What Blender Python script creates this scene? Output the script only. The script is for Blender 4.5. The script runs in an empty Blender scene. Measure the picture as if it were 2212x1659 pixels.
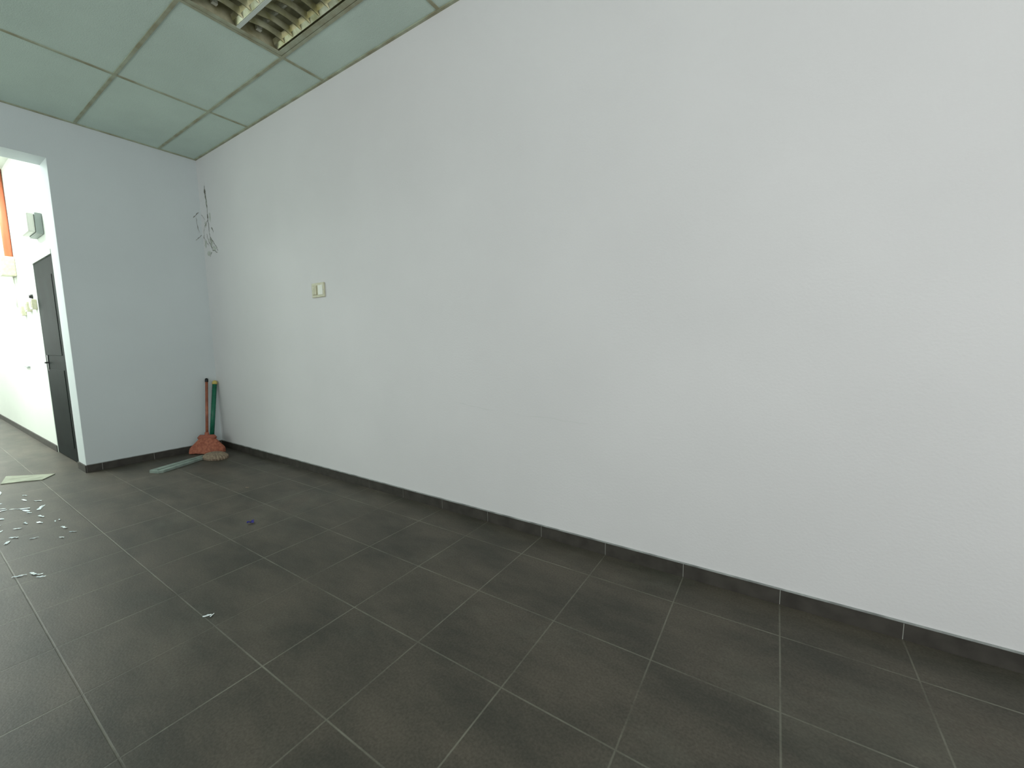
import bpy, bmesh, math, random
from mathutils import Vector, Matrix
random.seed(4)
sc=bpy.context.scene
sc.view_settings.view_transform='Standard'
sc.view_settings.look='None'
sc.view_settings.exposure=0.0

# ---------- room constants ----------
H=3.194; E=1.126; TH=0.27
GX,GY=1.2,0.6; GA=0.324
XB=9.0; YL=-5.1
CW=-1.09        # corridor side wall plane
CX=-8.0; CY=-3.2

# ---------- material helpers ----------
def s2l(c): return tuple(((v/255)/12.92 if v/255<=.04045 else ((v/255+.055)/1.055)**2.4) for v in c)+(1,)
def mat(name,col,rough=.6,metal=0,noise=0,scale=8,col2=None,bump=0,bscale=60,spec=.5,detail=6):
    m=bpy.data.materials.new(name); m.use_nodes=True; nt=m.node_tree; b=nt.nodes['Principled BSDF']
    c=s2l(col); b.inputs['Base Color'].default_value=c; b.inputs['Roughness'].default_value=rough
    b.inputs['Metallic'].default_value=metal; b.inputs['Specular IOR Level'].default_value=spec
    tc=nt.nodes.new('ShaderNodeTexCoord')
    if noise or col2:
        n=nt.nodes.new('ShaderNodeTexNoise'); n.inputs['Scale'].default_value=scale; n.inputs['Detail'].default_value=detail
        nt.links.new(tc.outputs['Object'],n.inputs['Vector'])
        r=nt.nodes.new('ShaderNodeValToRGB'); c2=s2l(col2) if col2 else tuple(v*(1-noise) for v in c[:3])+(1,)
        r.color_ramp.elements[0].color=c2; r.color_ramp.elements[1].color=c
        r.color_ramp.elements[0].position=.35; r.color_ramp.elements[1].position=.65
        nt.links.new(n.outputs['Fac'],r.inputs['Fac']); nt.links.new(r.outputs['Color'],b.inputs['Base Color'])
    if bump:
        n2=nt.nodes.new('ShaderNodeTexNoise'); n2.inputs['Scale'].default_value=bscale; n2.inputs['Detail'].default_value=4
        nt.links.new(tc.outputs['Object'],n2.inputs['Vector'])
        bp=nt.nodes.new('ShaderNodeBump'); bp.inputs['Strength'].default_value=bump; bp.inputs['Distance'].default_value=.01
        nt.links.new(n2.outputs['Fac'],bp.inputs['Height']); nt.links.new(bp.outputs['Normal'],b.inputs['Normal'])
    return m

def floor_mat():
    m=bpy.data.materials.new('floor_tiles'); m.use_nodes=True; nt=m.node_tree; N=nt.nodes; Lk=nt.links; b=N['Principled BSDF']
    tc=N.new('ShaderNodeTexCoord'); sep=N.new('ShaderNodeSeparateXYZ'); Lk.new(tc.outputs['Object'],sep.inputs[0])
    def M(op,a,bb=None,c=None):
        n=N.new('ShaderNodeMath'); n.operation=op
        for i,v in enumerate((a,bb,c)):
            if v is None: continue
            if isinstance(v,(int,float)): n.inputs[i].default_value=v
            else: Lk.new(v,n.inputs[i])
        return n.outputs[0]
    def line(co,off,per):
        t=M('DIVIDE',M('SUBTRACT',co,off),per)
        fr=M('FRACT',M('ADD',t,100.5)); d=M('MULTIPLY',M('ABSOLUTE',M('SUBTRACT',fr,.5)),per)
        mr=N.new('ShaderNodeMapRange'); mr.interpolation_type='SMOOTHSTEP'
        mr.inputs['From Min'].default_value=.001; mr.inputs['From Max'].default_value=.0042
        mr.inputs['To Min'].default_value=1; mr.inputs['To Max'].default_value=0
        Lk.new(d,mr.inputs['Value']); return mr.outputs[0],M('FLOOR',M('ADD',t,100))
    lx,ix=line(sep.outputs['X'],.2766,.4006); ly,iy=line(sep.outputs['Y'],-.2361,.392)
    g=M('MAXIMUM',lx,ly)
    gn=N.new('ShaderNodeTexNoise'); gn.inputs['Scale'].default_value=3.0; gn.inputs['Detail'].default_value=8; gn.inputs['Roughness'].default_value=.65; Lk.new(tc.outputs['Object'],gn.inputs['Vector'])
    gf=N.new('ShaderNodeMapRange'); gf.inputs['From Min'].default_value=.38; gf.inputs['From Max'].default_value=.68; gf.inputs['To Min'].default_value=.06; gf.inputs['To Max'].default_value=.58
    Lk.new(gn.outputs['Fac'],gf.inputs['Value'])
    g2=M('MULTIPLY',g,gf.outputs[0])
    cb=N.new('ShaderNodeCombineXYZ'); Lk.new(ix,cb.inputs[0]); Lk.new(iy,cb.inputs[1])
    wn=N.new('ShaderNodeTexWhiteNoise'); Lk.new(cb.outputs[0],wn.inputs['Vector'])
    n1=N.new('ShaderNodeTexNoise'); n1.inputs['Scale'].default_value=2.0; n1.inputs['Detail'].default_value=8; n1.inputs['Roughness'].default_value=.65
    mp=N.new('ShaderNodeMapping'); mp.inputs['Scale'].default_value=(1,2.2,1); mp.inputs['Rotation'].default_value=(0,0,.5); Lk.new(tc.outputs['Object'],mp.inputs[0]); Lk.new(mp.outputs[0],n1.inputs['Vector'])
    r=N.new('ShaderNodeValToRGB'); e=r.color_ramp.elements
    e[0].position=.36; e[0].color=s2l((67,65,58)); e[1].position=.64; e[1].color=s2l((89,83,74))
    Lk.new(n1.outputs['Fac'],r.inputs['Fac'])
    n3=N.new('ShaderNodeTexNoise'); n3.inputs['Scale'].default_value=120; n3.inputs['Detail'].default_value=3; Lk.new(tc.outputs['Object'],n3.inputs['Vector'])
    hv=N.new('ShaderNodeHueSaturation'); Lk.new(r.outputs['Color'],hv.inputs['Color'])
    val=M('ADD',M('ADD',M('MULTIPLY',wn.outputs['Value'],.07),.46),M('MULTIPLY',n3.outputs['Fac'],.94)); Lk.new(val,hv.inputs['Value'])
    mx=N.new('ShaderNodeMix'); mx.data_type='RGBA'; Lk.new(g2,mx.inputs[0]); Lk.new(hv.outputs[0],mx.inputs[6]); mx.inputs[7].default_value=s2l((150,150,136))
    # dusty smudges
    dn=N.new('ShaderNodeTexNoise'); dn.inputs['Scale'].default_value=1.1; dn.inputs['Detail'].default_value=10; dn.inputs['Roughness'].default_value=.7; dn.inputs['Distortion'].default_value=.6; Lk.new(tc.outputs['Object'],dn.inputs['Vector'])
    df=N.new('ShaderNodeMapRange'); df.inputs['From Min'].default_value=.55; df.inputs['From Max'].default_value=.8; df.inputs['To Min'].default_value=0; df.inputs['To Max'].default_value=.22
    Lk.new(dn.outputs['Fac'],df.inputs['Value'])
    m2=N.new('ShaderNodeMix'); m2.data_type='RGBA'; Lk.new(df.outputs[0],m2.inputs[0]); Lk.new(mx.outputs[2],m2.inputs[6]); m2.inputs[7].default_value=s2l((128,132,120))
    Lk.new(m2.outputs[2],b.inputs['Base Color'])
    b.inputs['Roughness'].default_value=.5; b.inputs['Specular IOR Level'].default_value=.28
    bp=N.new('ShaderNodeBump'); bp.inputs['Strength'].default_value=.25; bp.inputs['Distance'].default_value=.004
    hgt=M('SUBTRACT',M('MULTIPLY',n3.outputs['Fac'],.5),M('MULTIPLY',g,.6)); Lk.new(hgt,bp.inputs['Height']); Lk.new(bp.outputs[0],b.inputs['Normal'])
    return m

M_wall=mat('wall_paint',(225,224,225),.75,noise=.04,scale=1.3,bump=.08,bscale=90,spec=.25)
M_farwall=mat('wall_paint_cool_cast',(214,221,223),.75,noise=.04,scale=1.3,bump=.08,bscale=90,spec=.25)  # cool light cast at this end put into the wall colour
M_cor=mat('corridor_paint',(236,240,234),.7,noise=.03,scale=1.5,spec=.25)
M_floor=floor_mat()
M_tile=mat('ceiling_tile',(204,221,211),.9,noise=.08,scale=2.0,bump=.3,bscale=150,spec=.1)  # greenish tint of the light put into the tile colour
M_tbar=mat('ceiling_tbar',(172,180,158),.6,col2=(148,146,120),scale=9,spec=.3)
M_skirt=mat('skirting_tile',(72,69,64),.55,col2=(58,55,51),scale=14,spec=.3)
M_grout=mat('skirting_joint',(170,172,165),.8)
M_caulk=mat('caulk_bead',(168,172,170),.7,col2=(120,124,122),scale=11)
M_white=mat('white_plastic',(232,234,224),.4)
M_cream=mat('cream_plastic',(208,206,182),.4,col2=(196,193,164),scale=40)
M_cream2=mat('aged_plastic',(188,184,156),.45)
M_dark=mat('dark_door_paint',(22,30,29),.7,col2=(14,21,20),scale=6,spec=.12)
M_frame=mat('door_frame_paint',(205,214,206),.5)
M_orange=mat('orange_conduit',(226,128,92),.5)
M_grey=mat('grey_plastic',(160,170,166),.5)
M_metal=mat('aluminium',(190,190,180),.3,metal=.9)
M_louv=mat('louvre_aluminium',(206,206,186),.28,metal=.8,col2=(160,158,124),scale=14)
M_tray=mat('troffer_housing',(196,196,168),.5,col2=(150,146,112),scale=12)
M_black=mat('black_plastic',(22,22,24),.4)
M_brown=mat('brown_handle',(168,102,76),.45,col2=(140,82,64),scale=20)
M_red=mat('red_bristle',(188,120,96),.8,col2=(154,92,76),scale=45,spec=.2)
M_redp=mat('red_plastic',(168,102,84),.6,spec=.2)
M_green=mat('green_handle',(34,122,92),.4,col2=(22,98,76),scale=15)
M_yellow=mat('yellow_cap',(206,186,106),.45)
M_slat=mat('grey_green_slat',(150,164,156),.6,col2=(128,142,134),scale=18,spec=.3)
M_tan=mat('tan_bristle',(160,144,124),.85,col2=(130,114,100),scale=50,spec=.2)
M_card=mat('cardboard_grey',(166,170,152),.8,col2=(140,144,128),scale=12)
M_pale=mat('pale_scrap',(242,248,248),.45,col2=(214,230,238),scale=30)
M_blue=mat('blue_paper',(56,52,156),.6)
M_crack=mat('exposed_plaster_crack',(140,140,130),.9,col2=(98,96,84),scale=30)
M_peel=mat('peeled_paint',(204,209,202),.8,col2=(184,188,178),scale=30)
M_scuff=mat('scuffed_paint',(214,215,214),.8)
M_glass=bpy.data.materials.new('window_glass'); M_glass.use_nodes=True
b=M_glass.node_tree.nodes['Principled BSDF']; b.inputs['Transmission Weight'].default_value=1; b.inputs['Roughness'].default_value=0; b.inputs['IOR'].default_value=1.02

# ---------- mesh helpers ----------
class MB:
    def __init__(s): s.bm=bmesh.new(); s.mats=[]
    def mi(s,m):
        if m not in s.mats: s.mats.append(m)
        return s.mats.index(m)
    def box(s,lo,hi,m,bev=0,rot=None):
        lo,hi=Vector(lo),Vector(hi); c=(lo+hi)/2; d=hi-lo
        r=bmesh.ops.create_cube(s.bm,size=1,matrix=Matrix.Translation(c)@(rot or Matrix())@Matrix.Diagonal((*d,1)))
        i=s.mi(m); fs={f for v in r['verts'] for f in v.link_faces}
        for f in fs: f.material_index=i
        if bev:
            es=list({e for f in fs for e in f.edges})
            rr=bmesh.ops.bevel(s.bm,geom=es,offset=bev,segments=2,affect='EDGES',profile=.5)
            for f in rr['faces']: f.material_index=i
    def tube(s,pts,rads,m,n=16,cap=True):
        i=s.mi(m); rings=[]
        for k,p in enumerate(pts):
            p=Vector(p); a=Vector(pts[max(k-1,0)]); c=Vector(pts[min(k+1,len(pts)-1)]); t=(c-a).normalized()
            ref=Vector((0,0,1)) if abs(t.z)<.9 else Vector((1,0,0)); u=t.cross(ref).normalized(); v=t.cross(u)
            rings.append([s.bm.verts.new(p+(u*math.cos(q)+v*math.sin(q))*rads[k]) for q in [2*math.pi*j/n for j in range(n)]])
        for A,B in zip(rings,rings[1:]):
            for j in range(n):
                f=s.bm.faces.new((A[j],A[(j+1)%n],B[(j+1)%n],B[j])); f.material_index=i; f.smooth=True
        if cap:
            for R in (rings[0],rings[-1]): s.bm.faces.new(R).material_index=i
    def poly(s,pts,m,thick=0,n=None):
        i=s.mi(m); vs=[s.bm.verts.new(Vector(p)) for p in pts]; f=s.bm.faces.new(vs); f.material_index=i
        if thick:
            r=bmesh.ops.extrude_face_region(s.bm,geom=[f]); nv=[g for g in r['geom'] if isinstance(g,bmesh.types.BMVert)]
            d=Vector(n)*thick
            for v in nv: v.co+=d
            for g in r['geom']:
                if isinstance(g,bmesh.types.BMFace): g.material_index=i
            for v in nv:
                for ff in v.link_faces: ff.material_index=i
    def done(s,name,parent=None,loc=None):
        bmesh.ops.recalc_face_normals(s.bm,faces=s.bm.faces)
        me=bpy.data.meshes.new(name); s.bm.to_mesh(me); s.bm.free()
        for m in s.mats: me.materials.append(m)
        o=bpy.data.objects.new(name,me); sc.collection.objects.link(o)
        if parent: o.parent=parent
        return o
def box(name,lo,hi,m,bev=0):
    q=MB(); q.box(lo,hi,m,bev); return q.done(name)

# ---------- shell ----------
box('floor',(CX,YL,-.1),(XB,0.0,0),M_floor)
box('wall_right',(0,0,-.1),(XB,.15,3.35),M_wall)
q=MB()
q.box((-TH,-E,0),(0,0.15,3.35),M_farwall,.004)
q.box((-TH,-2.75,2.83),(0,-E+.004,3.35),M_farwall)
q.box((-TH,YL,0),(0,-2.75,3.35),M_farwall)
q.done('wall_far')
def wall_y(name,y0,y1,x0,x1,ops,m,ztop=3.35):
    q=MB(); xs=x0
    for (a,b_,z0,z1) in ops:
        q.box((xs,y0,0),(a,y1,ztop),m); q.box((a,y0,0),(b_,y1,z0),m) if z0>0 else None
        q.box((a,y0,z1),(b_,y1,ztop),m); xs=b_
    q.box((xs,y0,0),(x1,y1,ztop),m); return q.done(name)
wall_y('wall_left',YL-.15,YL,-TH,XB,[(.8,3.2,.9,2.7),(4.4,8.4,.9,2.7)],M_wall)
q=MB()
q.box((XB,YL-.15,0),(XB+.15,-4.6,3.35),M_wall); q.box((XB,-.5,0),(XB+.15,.15,3.35),M_wall)
q.box((XB,-4.6,2.75),(XB+.15,-.5,3.35),M_wall); q.box((XB,-4.6,0),(XB+.15,-.5,.2),M_wall)
q.done('wall_back')
def window(name,axis,pos,a0,a1,z0,z1,n):
    q=MB(); t=.05
    def B(u0,u1,w0,w1,m,d=.03):
        if axis=='x': q.box((pos-d,u0,w0),(pos+d,u1,w1),m)
        else: q.box((u0,pos-d,w0),(u1,pos+d,w1),m)
    B(a0,a1,z0,z0+t,M_metal); B(a0,a1,z1-t,z1,M_metal)
    for k in range(n+1):
        c=a0+(a1-a0)*k/n; c=min(max(c,a0+t/2),a1-t/2); B(c-t/2,c+t/2,z0,z1,M_metal)
    B(a0,a1,z0,z1,M_glass,.003)
    return q.done(name)
window('added_back_window','x',XB+.07,-4.6,-.5,.2,2.75,4)  # unseen window, added to let light in from behind the camera
window('added_side_window','y',YL-.07,4.4,8.4,.9,2.7,4)  # unseen window, added so the main wall is lit evenly
window('added_side_window_far','y',YL-.07,.8,3.2,.9,2.7,2)  # unseen window, added for cool light on the left part

# ---------- corridor ----------
q=MB()
DX0,DX1,DZ=-1.36,-.42,2.09
q.box((CX,CW,0),(DX0,CW+.12,3.35),M_cor); q.box((DX1,CW,0),(-TH,CW+.12,3.35),M_cor); q.box((DX0,CW,DZ),(DX1,CW+.12,3.35),M_cor)
q.done('wall_corridor_right')
q=MB(); q.box((CX,CY-.12,0),(-TH,CY,3.35),M_cor); q.done('wall_corridor_left')
q=MB(); q.box((CX-.12,CY,0),(CX,CW,.9),M_cor); q.box((CX-.12,CY,2.6),(CX,CW,3.35),M_cor); q.box((CX-.12,CY,.9),(CX,CY+.25,2.6),M_cor); q.box((CX-.12,CW-.25,.9),(CX,CW,2.6),M_cor)
q.done('wall_corridor_end')
window('window_3','x',CX-.06,CY+.25,CW-.25,.9,2.6,2)
box('ceiling_corridor',(CX,CY-.1,3.3),(-TH,CW+.1,3.38),M_cor)
box('trim_corridor_beam',(-3.3,CY,3.12),(-3.05,CW,3.3),M_cor)
q=MB(); q.box((CX,CW-.011,0),(DX0-.02,CW,.07),M_skirt); q.done('baseboard_corridor')
par=bpy.data.objects.new('door_1',None); sc.collection.objects.link(par)
q=MB(); q.box((DX0+.012,CW-.004,.008),(DX1-.012,CW+.04,DZ-.014),M_dark,.002)
for z0,z1 in ((.15,.95),(1.1,1.9)): q.box((DX0+.14,CW-.008,z0),(DX1-.14,CW-.003,z1),M_dark,.002)
q.done('leaf',par)
q=MB(); q.box((DX0-.012,CW-.006,0),(DX0+.012,CW+.1,DZ+.02),M_frame,.002); q.box((DX1-.012,CW-.006,0),(DX1+.012,CW+.1,DZ+.02),M_frame,.002); q.box((DX0+.012,CW-.015,DZ-.014),(DX1-.012,CW+.1,DZ+.03),M_frame,.002)
q.done('frame',par)
q=MB(); q.tube([(DX0+.12,CW,1.02),(DX0+.12,CW-.03,1.02),(DX0+.22,CW-.035,1.02)],[.009,.009,.008],M_black,10); q.box((DX0+.10,CW-.01,.93),(DX0+.14,CW-.002,1.1),M_black,.002); q.done('handle',par)

# ---------- ceiling ----------
XS=[0]+[GX*k for k in range(1,8)]+[XB]; YS=[0,-GA]
while YS[-1]-GY>YL: YS.append(YS[-1]-GY)
YS.append(YL)
fix=[(2,1),(2,5),(5,1),(5,5)]
q=MB()
for i in range(len(XS)-1):
    for j in range(len(YS)-1):
        if (i,j) in fix: continue
        q.box((XS[i]+.004,YS[j+1]+.004,H+.002),(XS[i+1]-.004,YS[j]-.004,H+.016),M_tile)
w=.010
for x in XS[1:-1]: q.box((x-w,YL,H-.004),(x+w,0,H+.004),M_tbar)
for y in YS[1:-1]: q.box((0,y-w,H-.0035),(XB,y+w,H+.0045),M_tbar)
q.box((-TH,YL-.15,3.35),(XB+.15,.15,3.45),M_cor)
q.done('ceiling')
q=MB(); t=.018
q.box((0,-t,H-.006),(XB,0,H+.002),M_tbar); q.box((0,YL,H-.006),(XB,YL+t,H+.002),M_tbar); q.box((0,YL+t,H-.006),(t,-t,H+.002),M_tbar); q.box((XB-t,YL+t,H-.006),(XB,-t,H+.002),M_tbar)
q.done('trim_ceiling')

M_tube=mat('fluorescent_tube_off',(225,228,215),.3)
def troffer(i,j):
    p=bpy.data.objects.new('ceiling_light_troffer',None); sc.collection.objects.link(p)
    x0,x1,y1,y0=XS[i]+.014,XS[i+1]-.014,YS[j]-.014,YS[j+1]+.014; zb=H+.004; zt=H+.11
    q=MB(); t=.004
    q.box((x0,y0,zt),(x1,y1,zt+t),M_tray)
    q.box((x0,y0,zb),(x0+t,y1,zt),M_tray); q.box((x1-t,y0,zb),(x1,y1,zt),M_tray); q.box((x0,y0,zb),(x1,y0+t,zt),M_tray); q.box((x0,y1-t,zb),(x1,y1,zt),M_tray)
    r=.03
    M=M_tbar
    q.box((x0,y0,zb-.006),(x0+r,y1,zb),M); q.box((x1-r,y0,zb-.006),(x1,y1,zb),M); q.box((x0+r,y0,zb-.006),(x1-r,y0+r,zb),M); q.box((x0+r,y1-r,zb-.006),(x1-r,y1,zb),M)
    q.done('housing',p)
    q=MB(); nb=2; wy=(y1-y0-2*r)/nb
    for b_ in range(nb):
        a=y0+r+b_*wy; c=a+wy
        for yy,sg in ((a,1),(c,-1)):
            pts=[(yy+sg*.012,zb),(yy+sg*.03,zb+.02),(yy+sg*.04,zb+.05)]
            for (ya,za),(yb,zb2) in zip(pts,pts[1:]):
                q.poly([(x0+r,ya,za),(x1-r,ya,za),(x1-r,yb,zb2),(x0+r,yb,zb2)],M_louv)
        n=11
        for k in range(1,n):
            x=x0+r+(x1-x0-2*r)*k/n
            for sg in (-1,1):
                m_=8; prev=None
                for s_ in range(m_+1):
                    y=a+.012+(wy-.024)*s_/m_; dz=.018*math.sin(math.pi*s_/m_)
                    cur=((x+sg*.002,y,zb+dz),(x+sg*.012,y,zb+.05))
                    if prev: q.poly([prev[0],cur[0],cur[1],prev[1]],M_louv)
                    prev=cur
    yc=(y0+y1)/2
    q.box((x0+r,yc-.010,zb-.005),(x1-r,yc+.010,zb+.001),M_frame)
    q.done('louvre',p)
    q=MB()
    for b_ in range(nb):
        yc2=y0+r+(b_+.5)*wy
        q.tube([(x0+.03,yc2,zb+.075),(x1-.03,yc2,zb+.075)],[.013,.013],M_tube,12)
        for xx in (x0+.02,x1-.045): q.box((xx,yc2-.015,zb+.055),(xx+.025,yc2+.015,zt),M_white)
    q.done('tubes',p)
for f_ in fix: troffer(*f_)

# ---------- baseboards ----------
S=.068; T=.010
def skirt(name,axis,fixed,sgn,a0,a1,off,per):
    q=MB(); k=math.ceil((a0-off)/per); cuts=[a0]+[off+per*i for i in range(k,k+60) if a0+.01<off+per*i<a1-.01]+[a1]
    def B(u0,u1,z0,z1,m,t,t0=0):
        a,b_=sorted((fixed+sgn*t0,fixed+sgn*t))
        if axis=='x': q.box((u0,a,z0),(u1,b_,z1),m)
        else: q.box((a,u0,z0),(b_,u1,z1),m)
    for u0,u1 in zip(cuts,cuts[1:]):
        B(u0+.0015,u1-.0015,0,S,M_skirt,T)
    B(a0,a1,.001,S-.002,M_grout,T-.0015)
    B(a0,a1,S,S+.005,M_caulk,T*.8)
    return q.done(name)
skirt('baseboard_right','x',0,-1,0,XB,.2766,.4006)
skirt('baseboard_far','y',0,1,-E,-T,-.2361,.392)
q=MB(); q.box((-TH+.001,-E-T,0),(T,-E,S),M_skirt); q.done('baseboard_jamb')
skirt('baseboard_left','x',YL,1,0,XB,.2766,.4006)

# ---------- switch plate on main wall ----------
par=bpy.data.objects.new('wall_switch',None); sc.collection.objects.link(par)
cx,cz=2.145,1.63
q=MB(); q.box((cx-.09,-.012,cz-.06),(cx+.09,0,cz+.06),M_cream,.004); q.done('plate',par)
q=MB(); q.box((cx-.07,-.016,cz-.04),(cx-.01,-.011,cz+.04),M_cream2,.002); q.box((cx+.005,-.015,cz-.04),(cx+.07,-.011,cz+.04),M_white,.002)
q.box((cx-.066,-.02,cz-.036),(cx-.042,-.015,cz+.036),M_cream,.002); q.box((cx-.038,-.02,cz-.036),(cx-.014,-.015,cz+.036),M_cream,.002)
q.done('rockers',par)
q=MB()
for dx,dz in ((-.08,0),(.08,0)): q.tube([(cx+dx,-.0135,cz+dz),(cx+dx,-.011,cz+dz)],[.003,.003],M_grey,8)
q.done('screws',par)

# ---------- corner cracks / peeling ----------
def crack(q,pts,wd,nrm,m,off=.0015):
    nrm=Vector(nrm); pts=[Vector(p)+nrm*off for p in pts]
    W_=[wd*random.uniform(.25,1.5)/2 for _ in pts]; W_[0]=W_[-1]=wd*.1
    for k in range(len(pts)-1):
        a,b_=pts[k],pts[k+1]; s_=(b_-a).cross(nrm).normalized()
        q.poly([a-s_*W_[k],a+s_*W_[k],b_+s_*W_[k+1],b_-s_*W_[k+1]],m)
def jag(a,b_,n,amp,ax):
    a,b_=Vector(a),Vector(b_); out=[]
    for k in range(n+1):
        p=a.lerp(b_,k/n)
        for i in ax: p[i]+=random.uniform(-amp,amp)*(0 if k in(0,n) else 1)
        out.append(p)
    return out
random.seed(21)
q=MB()
R=(0,-1,0); Fn=(1,0,0)
for a,b_,wd,n in [((.15,0,2.90),(.17,0,2.66),.009,14),((.17,0,2.66),(.17,0,2.40),.007,14),((.17,0,2.40),(.21,0,2.20),.007,12),
    ((.24,0,2.45),(.27,0,2.39),.015,5),((.17,0,2.54),(.06,0,2.47),.007,9),((.06,0,2.47),(.02,0,2.36),.005,8),((.18,0,2.36),(.28,0,2.26),.007,9),((.28,0,2.26),(.35,0,2.19),.005,7),
    ((.01,0,2.62),(.10,0,2.55),.005,7),((.10,0,2.40),(.20,0,2.23),.005,10),((.02,0,2.38),(.13,0,2.27),.005,8),((.20,0,2.20),(.14,0,2.15),.004,6),((.21,0,2.21),(.33,0,2.17),.005,8)]:
    crack(q,jag(a,b_,n,.008,(0,2)),wd,R,M_crack)
crack(q,jag((.15,0,2.87),(.16,0,2.76),7,.006,(0,2)),.03,R,M_crack,.0018)
crack(q,jag((.165,0,2.60),(.17,0,2.55),5,.005,(0,2)),.018,R,M_crack,.0018)
for a,b_,wd in [((0,-.02,2.64),(0,-.075,2.57),.005),((0,-.05,2.58),(0,-.03,2.42),.005),((0,-.01,2.40),(0,-.07,2.33),.005)]:
    crack(q,jag(a,b_,8,.006,(1,2)),wd,Fn,M_crack)
for cx_,cz_,rx,rz in [(.20,2.30,.035,.07),(.10,2.50,.03,.035),(.27,2.22,.06,.03),(.06,2.30,.03,.05),(.165,2.72,.02,.09),(.22,2.56,.02,.05),(.13,2.19,.05,.025)]:
    n=18; pts=[]
    for k in range(n):
        t_=2*math.pi*k/n; ss=random.uniform(.45,1.25); pts.append((cx_+rx*ss*math.cos(t_),-.0008,cz_+rz*ss*math.sin(t_)))
    q.poly(pts,M_peel)
q.done('wall_crack')
q=MB()
crack(q,jag((3.62,0,.775),(3.95,0,.745),9,.006,(2,)),.004,R,M_scuff)
crack(q,jag((4.1,0,.735),(4.58,0,.72),9,.006,(2,)),.003,R,M_scuff)
q.done('wall_scuff')

# ---------- corridor fittings ----------
q=MB(); y=CW-.035
q.tube([(-2.44,y,2.27),(-2.44,y,3.3)],[.033,.033],M_orange,14); q.done('conduit_pipe')
q=MB(); q.box((-2.54,CW-.12,2.05),(-2.36,CW,2.28),M_cream,.01); q.box((-2.51,CW-.128,2.1),(-2.39,CW-.118,2.23),M_white,.004); q.tube([(-2.45,CW-.02,2.05),(-2.45,CW-.02,1.68)],[.008,.008],M_white,8); q.done('junction_box')
par=bpy.data.objects.new('emergency_light',None); sc.collection.objects.link(par)
q=MB(); q.box((-1.02,CW-.05,2.29),(-.66,CW,2.49),M_grey,.008); q.done('base',par)
q=MB(); q.box((-1.01,CW-.105,2.30),(-.67,CW-.05,2.48),M_white,.015); q.done('diffuser',par)
for n_,xx,zz in (('wall_socket',-1.50,1.66),('wall_socket',-1.80,1.65),('wall_socket',-2.15,1.62)):
    q=MB(); q.box((xx-.06,CW-.04,zz-.055),(xx+.06,CW,zz+.055),M_cream,.006); q.box((xx-.04,CW-.046,zz-.035),(xx+.04,CW-.039,zz+.035),M_white,.003); q.done(n_)
q=MB(); q.tube([(-1.62,CW,1.755),(-1.62,CW-.03,1.755)],[.026,.018],M_black,16); q.done('door_bell')
q=MB(); q.box((-2.6,CW-.02,.94),(-2.35,CW,.955),M_grey,.002); q.done('wall_bracket')

# ---------- broom (leaning in the corner) ----------
random.seed(5)
par=bpy.data.objects.new('broom',None); sc.collection.objects.link(par)
A=Vector((.10,-.335,0)); B=Vector((.355,-.135,0)); C=(A+B)/2; U=(B-A).normalized(); V=Vector((U.y,-U.x,0)); hl=(B-A).length/2
lean=Vector((-.5,.42,0)).normalized()
def prof(z):
    t=z/.17; return hl*(1.12-.08*t-.62*max(0,(t-.35))/.65*1.0), .045-.015*t
q=MB(); nz=8; nu=64
i=q.mi(M_red); rows=[]; jit=[random.uniform(0,.014) for _ in range(nu)]
for k in range(nz+1):
    z=.004+.166*k/nz; hw,hd=prof(z); ring=[]
    for s_ in range(nu):
        a=2*math.pi*s_/nu; rp=1+.09*(-1)**s_*(1-k/nz*.8)
        cx2=math.copysign(abs(math.cos(a))**.6,math.cos(a)); sy=math.copysign(abs(math.sin(a))**.6,math.sin(a))
        zz=z+(jit[s_] if k==0 else 0)
        ring.append(q.bm.verts.new(C+U*hw*cx2*(1+.01*(-1)**s_)+V*hd*sy*rp+lean*(.03*k/nz)+Vector((0,0,zz))))
    rows.append(ring)
for a_,b_ in zip(rows,rows[1:]):
    for s_ in range(nu): q.bm.faces.new((a_[s_],a_[(s_+1)%nu],b_[(s_+1)%nu],b_[s_])).material_index=i
q.bm.faces.new(rows[0]).material_index=i; q.bm.faces.new(rows[-1]).material_index=i
q.done('bristles',par)
q=MB(); base=C+lean*.03+Vector((0,0,.16))
q.tube([base-U*.085,base-U*.07+Vector((0,0,.012)),base+U*.07+Vector((0,0,.012)),base+U*.085],[.02,.03,.03,.02],M_redp,12)
q.tube([base,base+Vector((0,0,.07))],[.026,.018],M_redp,12); q.done('head_block',par)
top=Vector((.035,-.107,.81)); st=base+Vector((0,0,.03))
q=MB(); q.tube([st,st.lerp(top,.93)],[.0135,.0135],M_brown,14); q.done('handle',par)
q=MB(); q.tube([st.lerp(top,.93),st.lerp(top,.94),st.lerp(top,.985),st.lerp(top,1)],[.014,.017,.016,.008],M_black,14)
q.done('tip',par)

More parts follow.
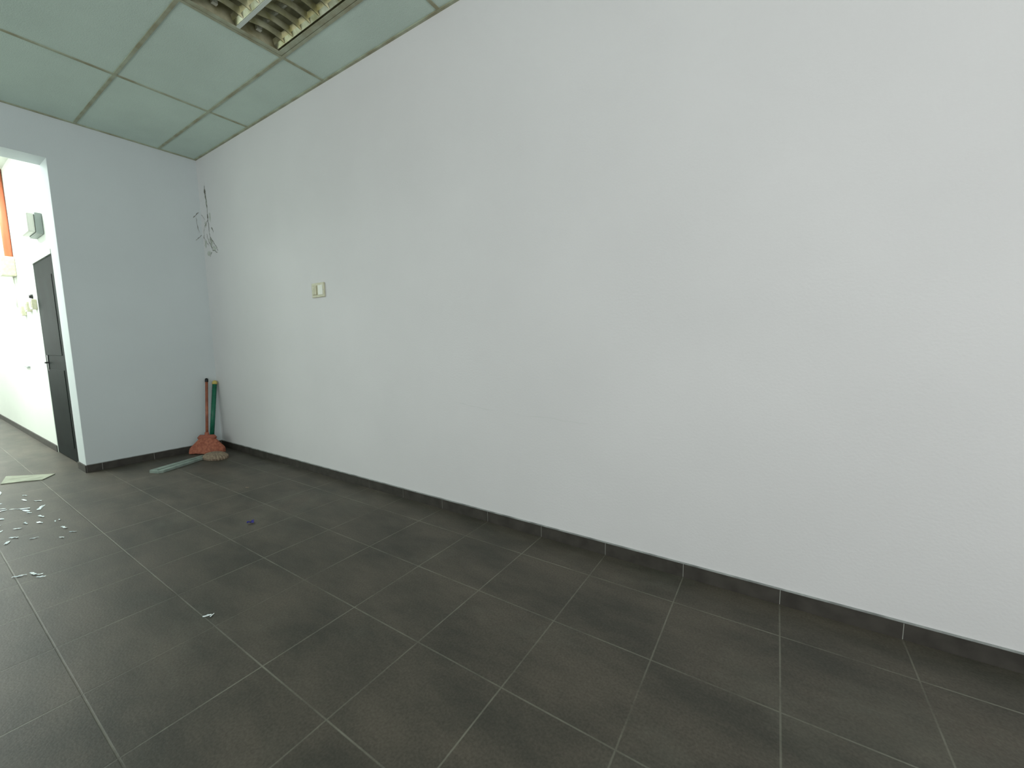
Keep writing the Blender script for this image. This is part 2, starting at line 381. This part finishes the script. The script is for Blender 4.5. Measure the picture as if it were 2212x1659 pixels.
# ---------- green mop ----------
par=bpy.data.objects.new('mop',None); sc.collection.objects.link(par)
b0=Vector((.115,-.15,.07)); t0=Vector((.045,-.038,.735))
q=MB(); q.tube([b0,t0],[.022,.022],M_green,16)
for k in range(1,9):
    c=b0.lerp(t0,k/9); q.tube([c,b0.lerp(t0,k/9+.006)],[.0235,.0235],M_green,16)
q.done('handle',par)
q=MB(); q.tube([t0,t0.lerp(b0,-.02),t0.lerp(b0,-.05),t0.lerp(b0,-.065)],[.024,.027,.022,.008],M_yellow,16); q.done('cap',par)
q=MB(); q.tube([b0+Vector((.004,-.006,.0)),b0+Vector((0,0,.06))],[.035,.026],M_green,14)
for k in range(26):
    a=2*math.pi*k/26; r_=random.uniform(.03,.065)
    q.tube([b0+Vector((.02*math.cos(a),.02*math.sin(a),.0)),b0+Vector((r_*.8*math.cos(a),r_*.8*math.sin(a),-.03)),Vector((b0.x+r_*math.cos(a),b0.y+r_*math.sin(a),.006))],[.007,.007,.006],M_grey,6)
q.done('mop_head',par)

# ---------- brush lying on the floor ----------
par=bpy.data.objects.new('hand_brush',None); sc.collection.objects.link(par)
a=Vector((.60,-.80,0)); b_=Vector((.40,-.31,0)); d=(b_-a).normalized(); n=Vector((d.y,-d.x,0))
q=MB(); z=Vector((0,0,1))
def ribbon(P,W_,z0,z1,m):
    q.poly([p-n*w_+z*z0 for p,w_ in zip(P,W_)]+[p+n*w_+z*z0 for p,w_ in reversed(list(zip(P,W_)))],m,z1-z0,(0,0,1))
P=[a,a.lerp(b_,.05),a.lerp(b_,.5),b_]; ribbon(P,[.05,.075,.065,.05],.001,.022,M_slat)
P=[a.lerp(b_,.04),a.lerp(b_,.96)]; ribbon(P,[.014,.014],.022,.029,M_slat)
q.done('handle',par)
q=MB(); i=q.mi(M_tan); rows=[]; cc=Vector((.52,-.27,0))
for k,(rr,zz) in enumerate([(1,.002),(1.02,.022),(.8,.045),(.4,.06)]):
    rows.append([q.bm.verts.new(cc+Vector((.15*rr*math.cos(t_)*(1+.05*(-1)**s_),.10*rr*math.sin(t_)*(1+.05*(-1)**s_),zz))) for s_,t_ in enumerate([2*math.pi*j/48 for j in range(48)])])
for r1,r2 in zip(rows,rows[1:]):
    for s_ in range(48): q.bm.faces.new((r1[s_],r1[(s_+1)%48],r2[(s_+1)%48],r2[s_])).material_index=i
q.bm.faces.new(rows[0]).material_index=i; q.bm.faces.new(rows[-1]).material_index=i
q.done('bristles',par)

# ---------- debris ----------
random.seed(11)
q=MB(); q.poly([(-.50,-1.56,.001),(-.20,-1.62,.001),(-.13,-1.5,.001),(-.05,-1.40,.001),(-.20,-1.30,.001),(-.33,-1.42,.001)],M_card,.006,(0,0,1)); q.done('cardboard_piece')
def scrap(q,x,y,s_,m,ang=None,asp=2.5,hz=.004):
    ang=random.uniform(0,6.28) if ang is None else ang
    ca,sa=math.cos(ang),math.sin(ang); nx,ny=4,2; g=[]
    for i_ in range(nx+1):
        row=[]
        for j_ in range(ny+1):
            u=(i_/nx-.5)*s_*asp; v=(j_/ny-.5)*s_*(1-.5*abs(i_/nx-.5)*2)
            u+=random.uniform(-.15,.15)*s_; v+=random.uniform(-.25,.25)*s_
            row.append(q.bm.verts.new((x+u*ca-v*sa,y+u*sa+v*ca,.0015+random.uniform(0,hz))))
        g.append(row)
    mi=q.mi(m)
    for i_ in range(nx):
        for j_ in range(ny): q.bm.faces.new((g[i_][j_],g[i_+1][j_],g[i_+1][j_+1],g[i_][j_+1])).material_index=mi
q=MB()
for _ in range(12): scrap(q,random.uniform(.05,.5),random.uniform(-1.9,-1.62),random.uniform(.010,.030),M_pale,ang=random.gauss(.5,.4),asp=3.6)
for _ in range(26): scrap(q,random.gauss(.75,.22),random.uniform(-1.85,-1.50),random.uniform(.008,.028),M_pale,ang=random.gauss(.5,.5),asp=3.6)
for _ in range(14): scrap(q,random.uniform(1.2,1.75),random.uniform(-1.8,-1.5),random.uniform(.006,.018),M_pale,ang=random.gauss(.5,.5),asp=3.6)
for _ in range(5): scrap(q,random.uniform(2.12,2.33),random.uniform(-1.80,-1.68),random.uniform(.008,.020),M_pale,ang=random.gauss(.4,.3),asp=3.6)
q.done('white_streaks')  # thin whitish streaks scattered over the floor
q=MB(); scrap(q,3.38,-1.40,.013,M_pale,1.0); scrap(q,3.395,-1.388,.009,M_pale,2.0); scrap(q,1.79,-.53,.012,M_tan,.4); q.done('paper_scrap')
q=MB(); scrap(q,2.55,-.85,.025,M_blue,.9,1.6,.02); scrap(q,2.545,-.835,.018,M_blue,2.3,1.6,.02); q.done('blue_paper_scrap')

# ---------- lights ----------
def area(name,loc,rot,sx,sy,pw,col=(1,1,1)):
    l=bpy.data.lights.new(name,'AREA'); l.shape='RECTANGLE'; l.size=sx; l.size_y=sy; l.energy=pw; l.color=col
    o=bpy.data.objects.new(name,l); o.location=loc; o.rotation_euler=rot; sc.collection.objects.link(o); return o
UP=math.radians(28)
area('added_back_light',(XB-.45,-2.55,1.35),(0,math.pi/2+UP,0),2.2,4.0,60,(1,.985,.985))  # added light behind the camera, standing for daylight
area('added_side_light',(6.4,YL+.4,1.7),(math.pi/2+UP,0,0),3.9,1.6,70,(1,.985,.985))  # added side light that evens out the main wall
area('added_side_light_far',(2.0,YL+.4,1.7),(math.pi/2+UP,0,0),2.3,1.6,32,(.87,1,.95))  # added cool-green light for the left end of the room
area('corridor_daylight',(CX+.1,-2.15,1.75),(0,-math.pi/2,0),1.6,1.6,90,(.93,1,.95))
area('corridor_ceiling_lamp',(-2.2,-2.3,3.25),(0,0,0),2.2,.5,150,(.93,1,.95))
w_=bpy.data.worlds.new('sky'); sc.world=w_; w_.use_nodes=True
w_.node_tree.nodes['Background'].inputs[0].default_value=(.9,.96,.98,1); w_.node_tree.nodes['Background'].inputs[1].default_value=.55

# ---------- camera ----------
D,L,h,yaw,pit,rol,f=5.4223,2.0561,1.1826,.5774,.1074,-.0158,876.92
fh=Vector((-math.sin(yaw),math.cos(yaw),0)); rr=Vector((math.cos(yaw),math.sin(yaw),0)); u=Vector((0,0,1))
fw=fh*math.cos(pit)-u*math.sin(pit); up=fh*math.sin(pit)+u*math.cos(pit)
r2=rr*math.cos(rol)+up*math.sin(rol); up2=-rr*math.sin(rol)+up*math.cos(rol)
cam=bpy.data.cameras.new('camera'); cam.sensor_width=36; cam.lens=f/2212*36; cam.clip_start=.05
co=bpy.data.objects.new('camera',cam); sc.collection.objects.link(co)
m=Matrix((r2,up2,-fw)).transposed().to_4x4(); m.translation=(D,-L,h); co.matrix_world=m
sc.camera=co
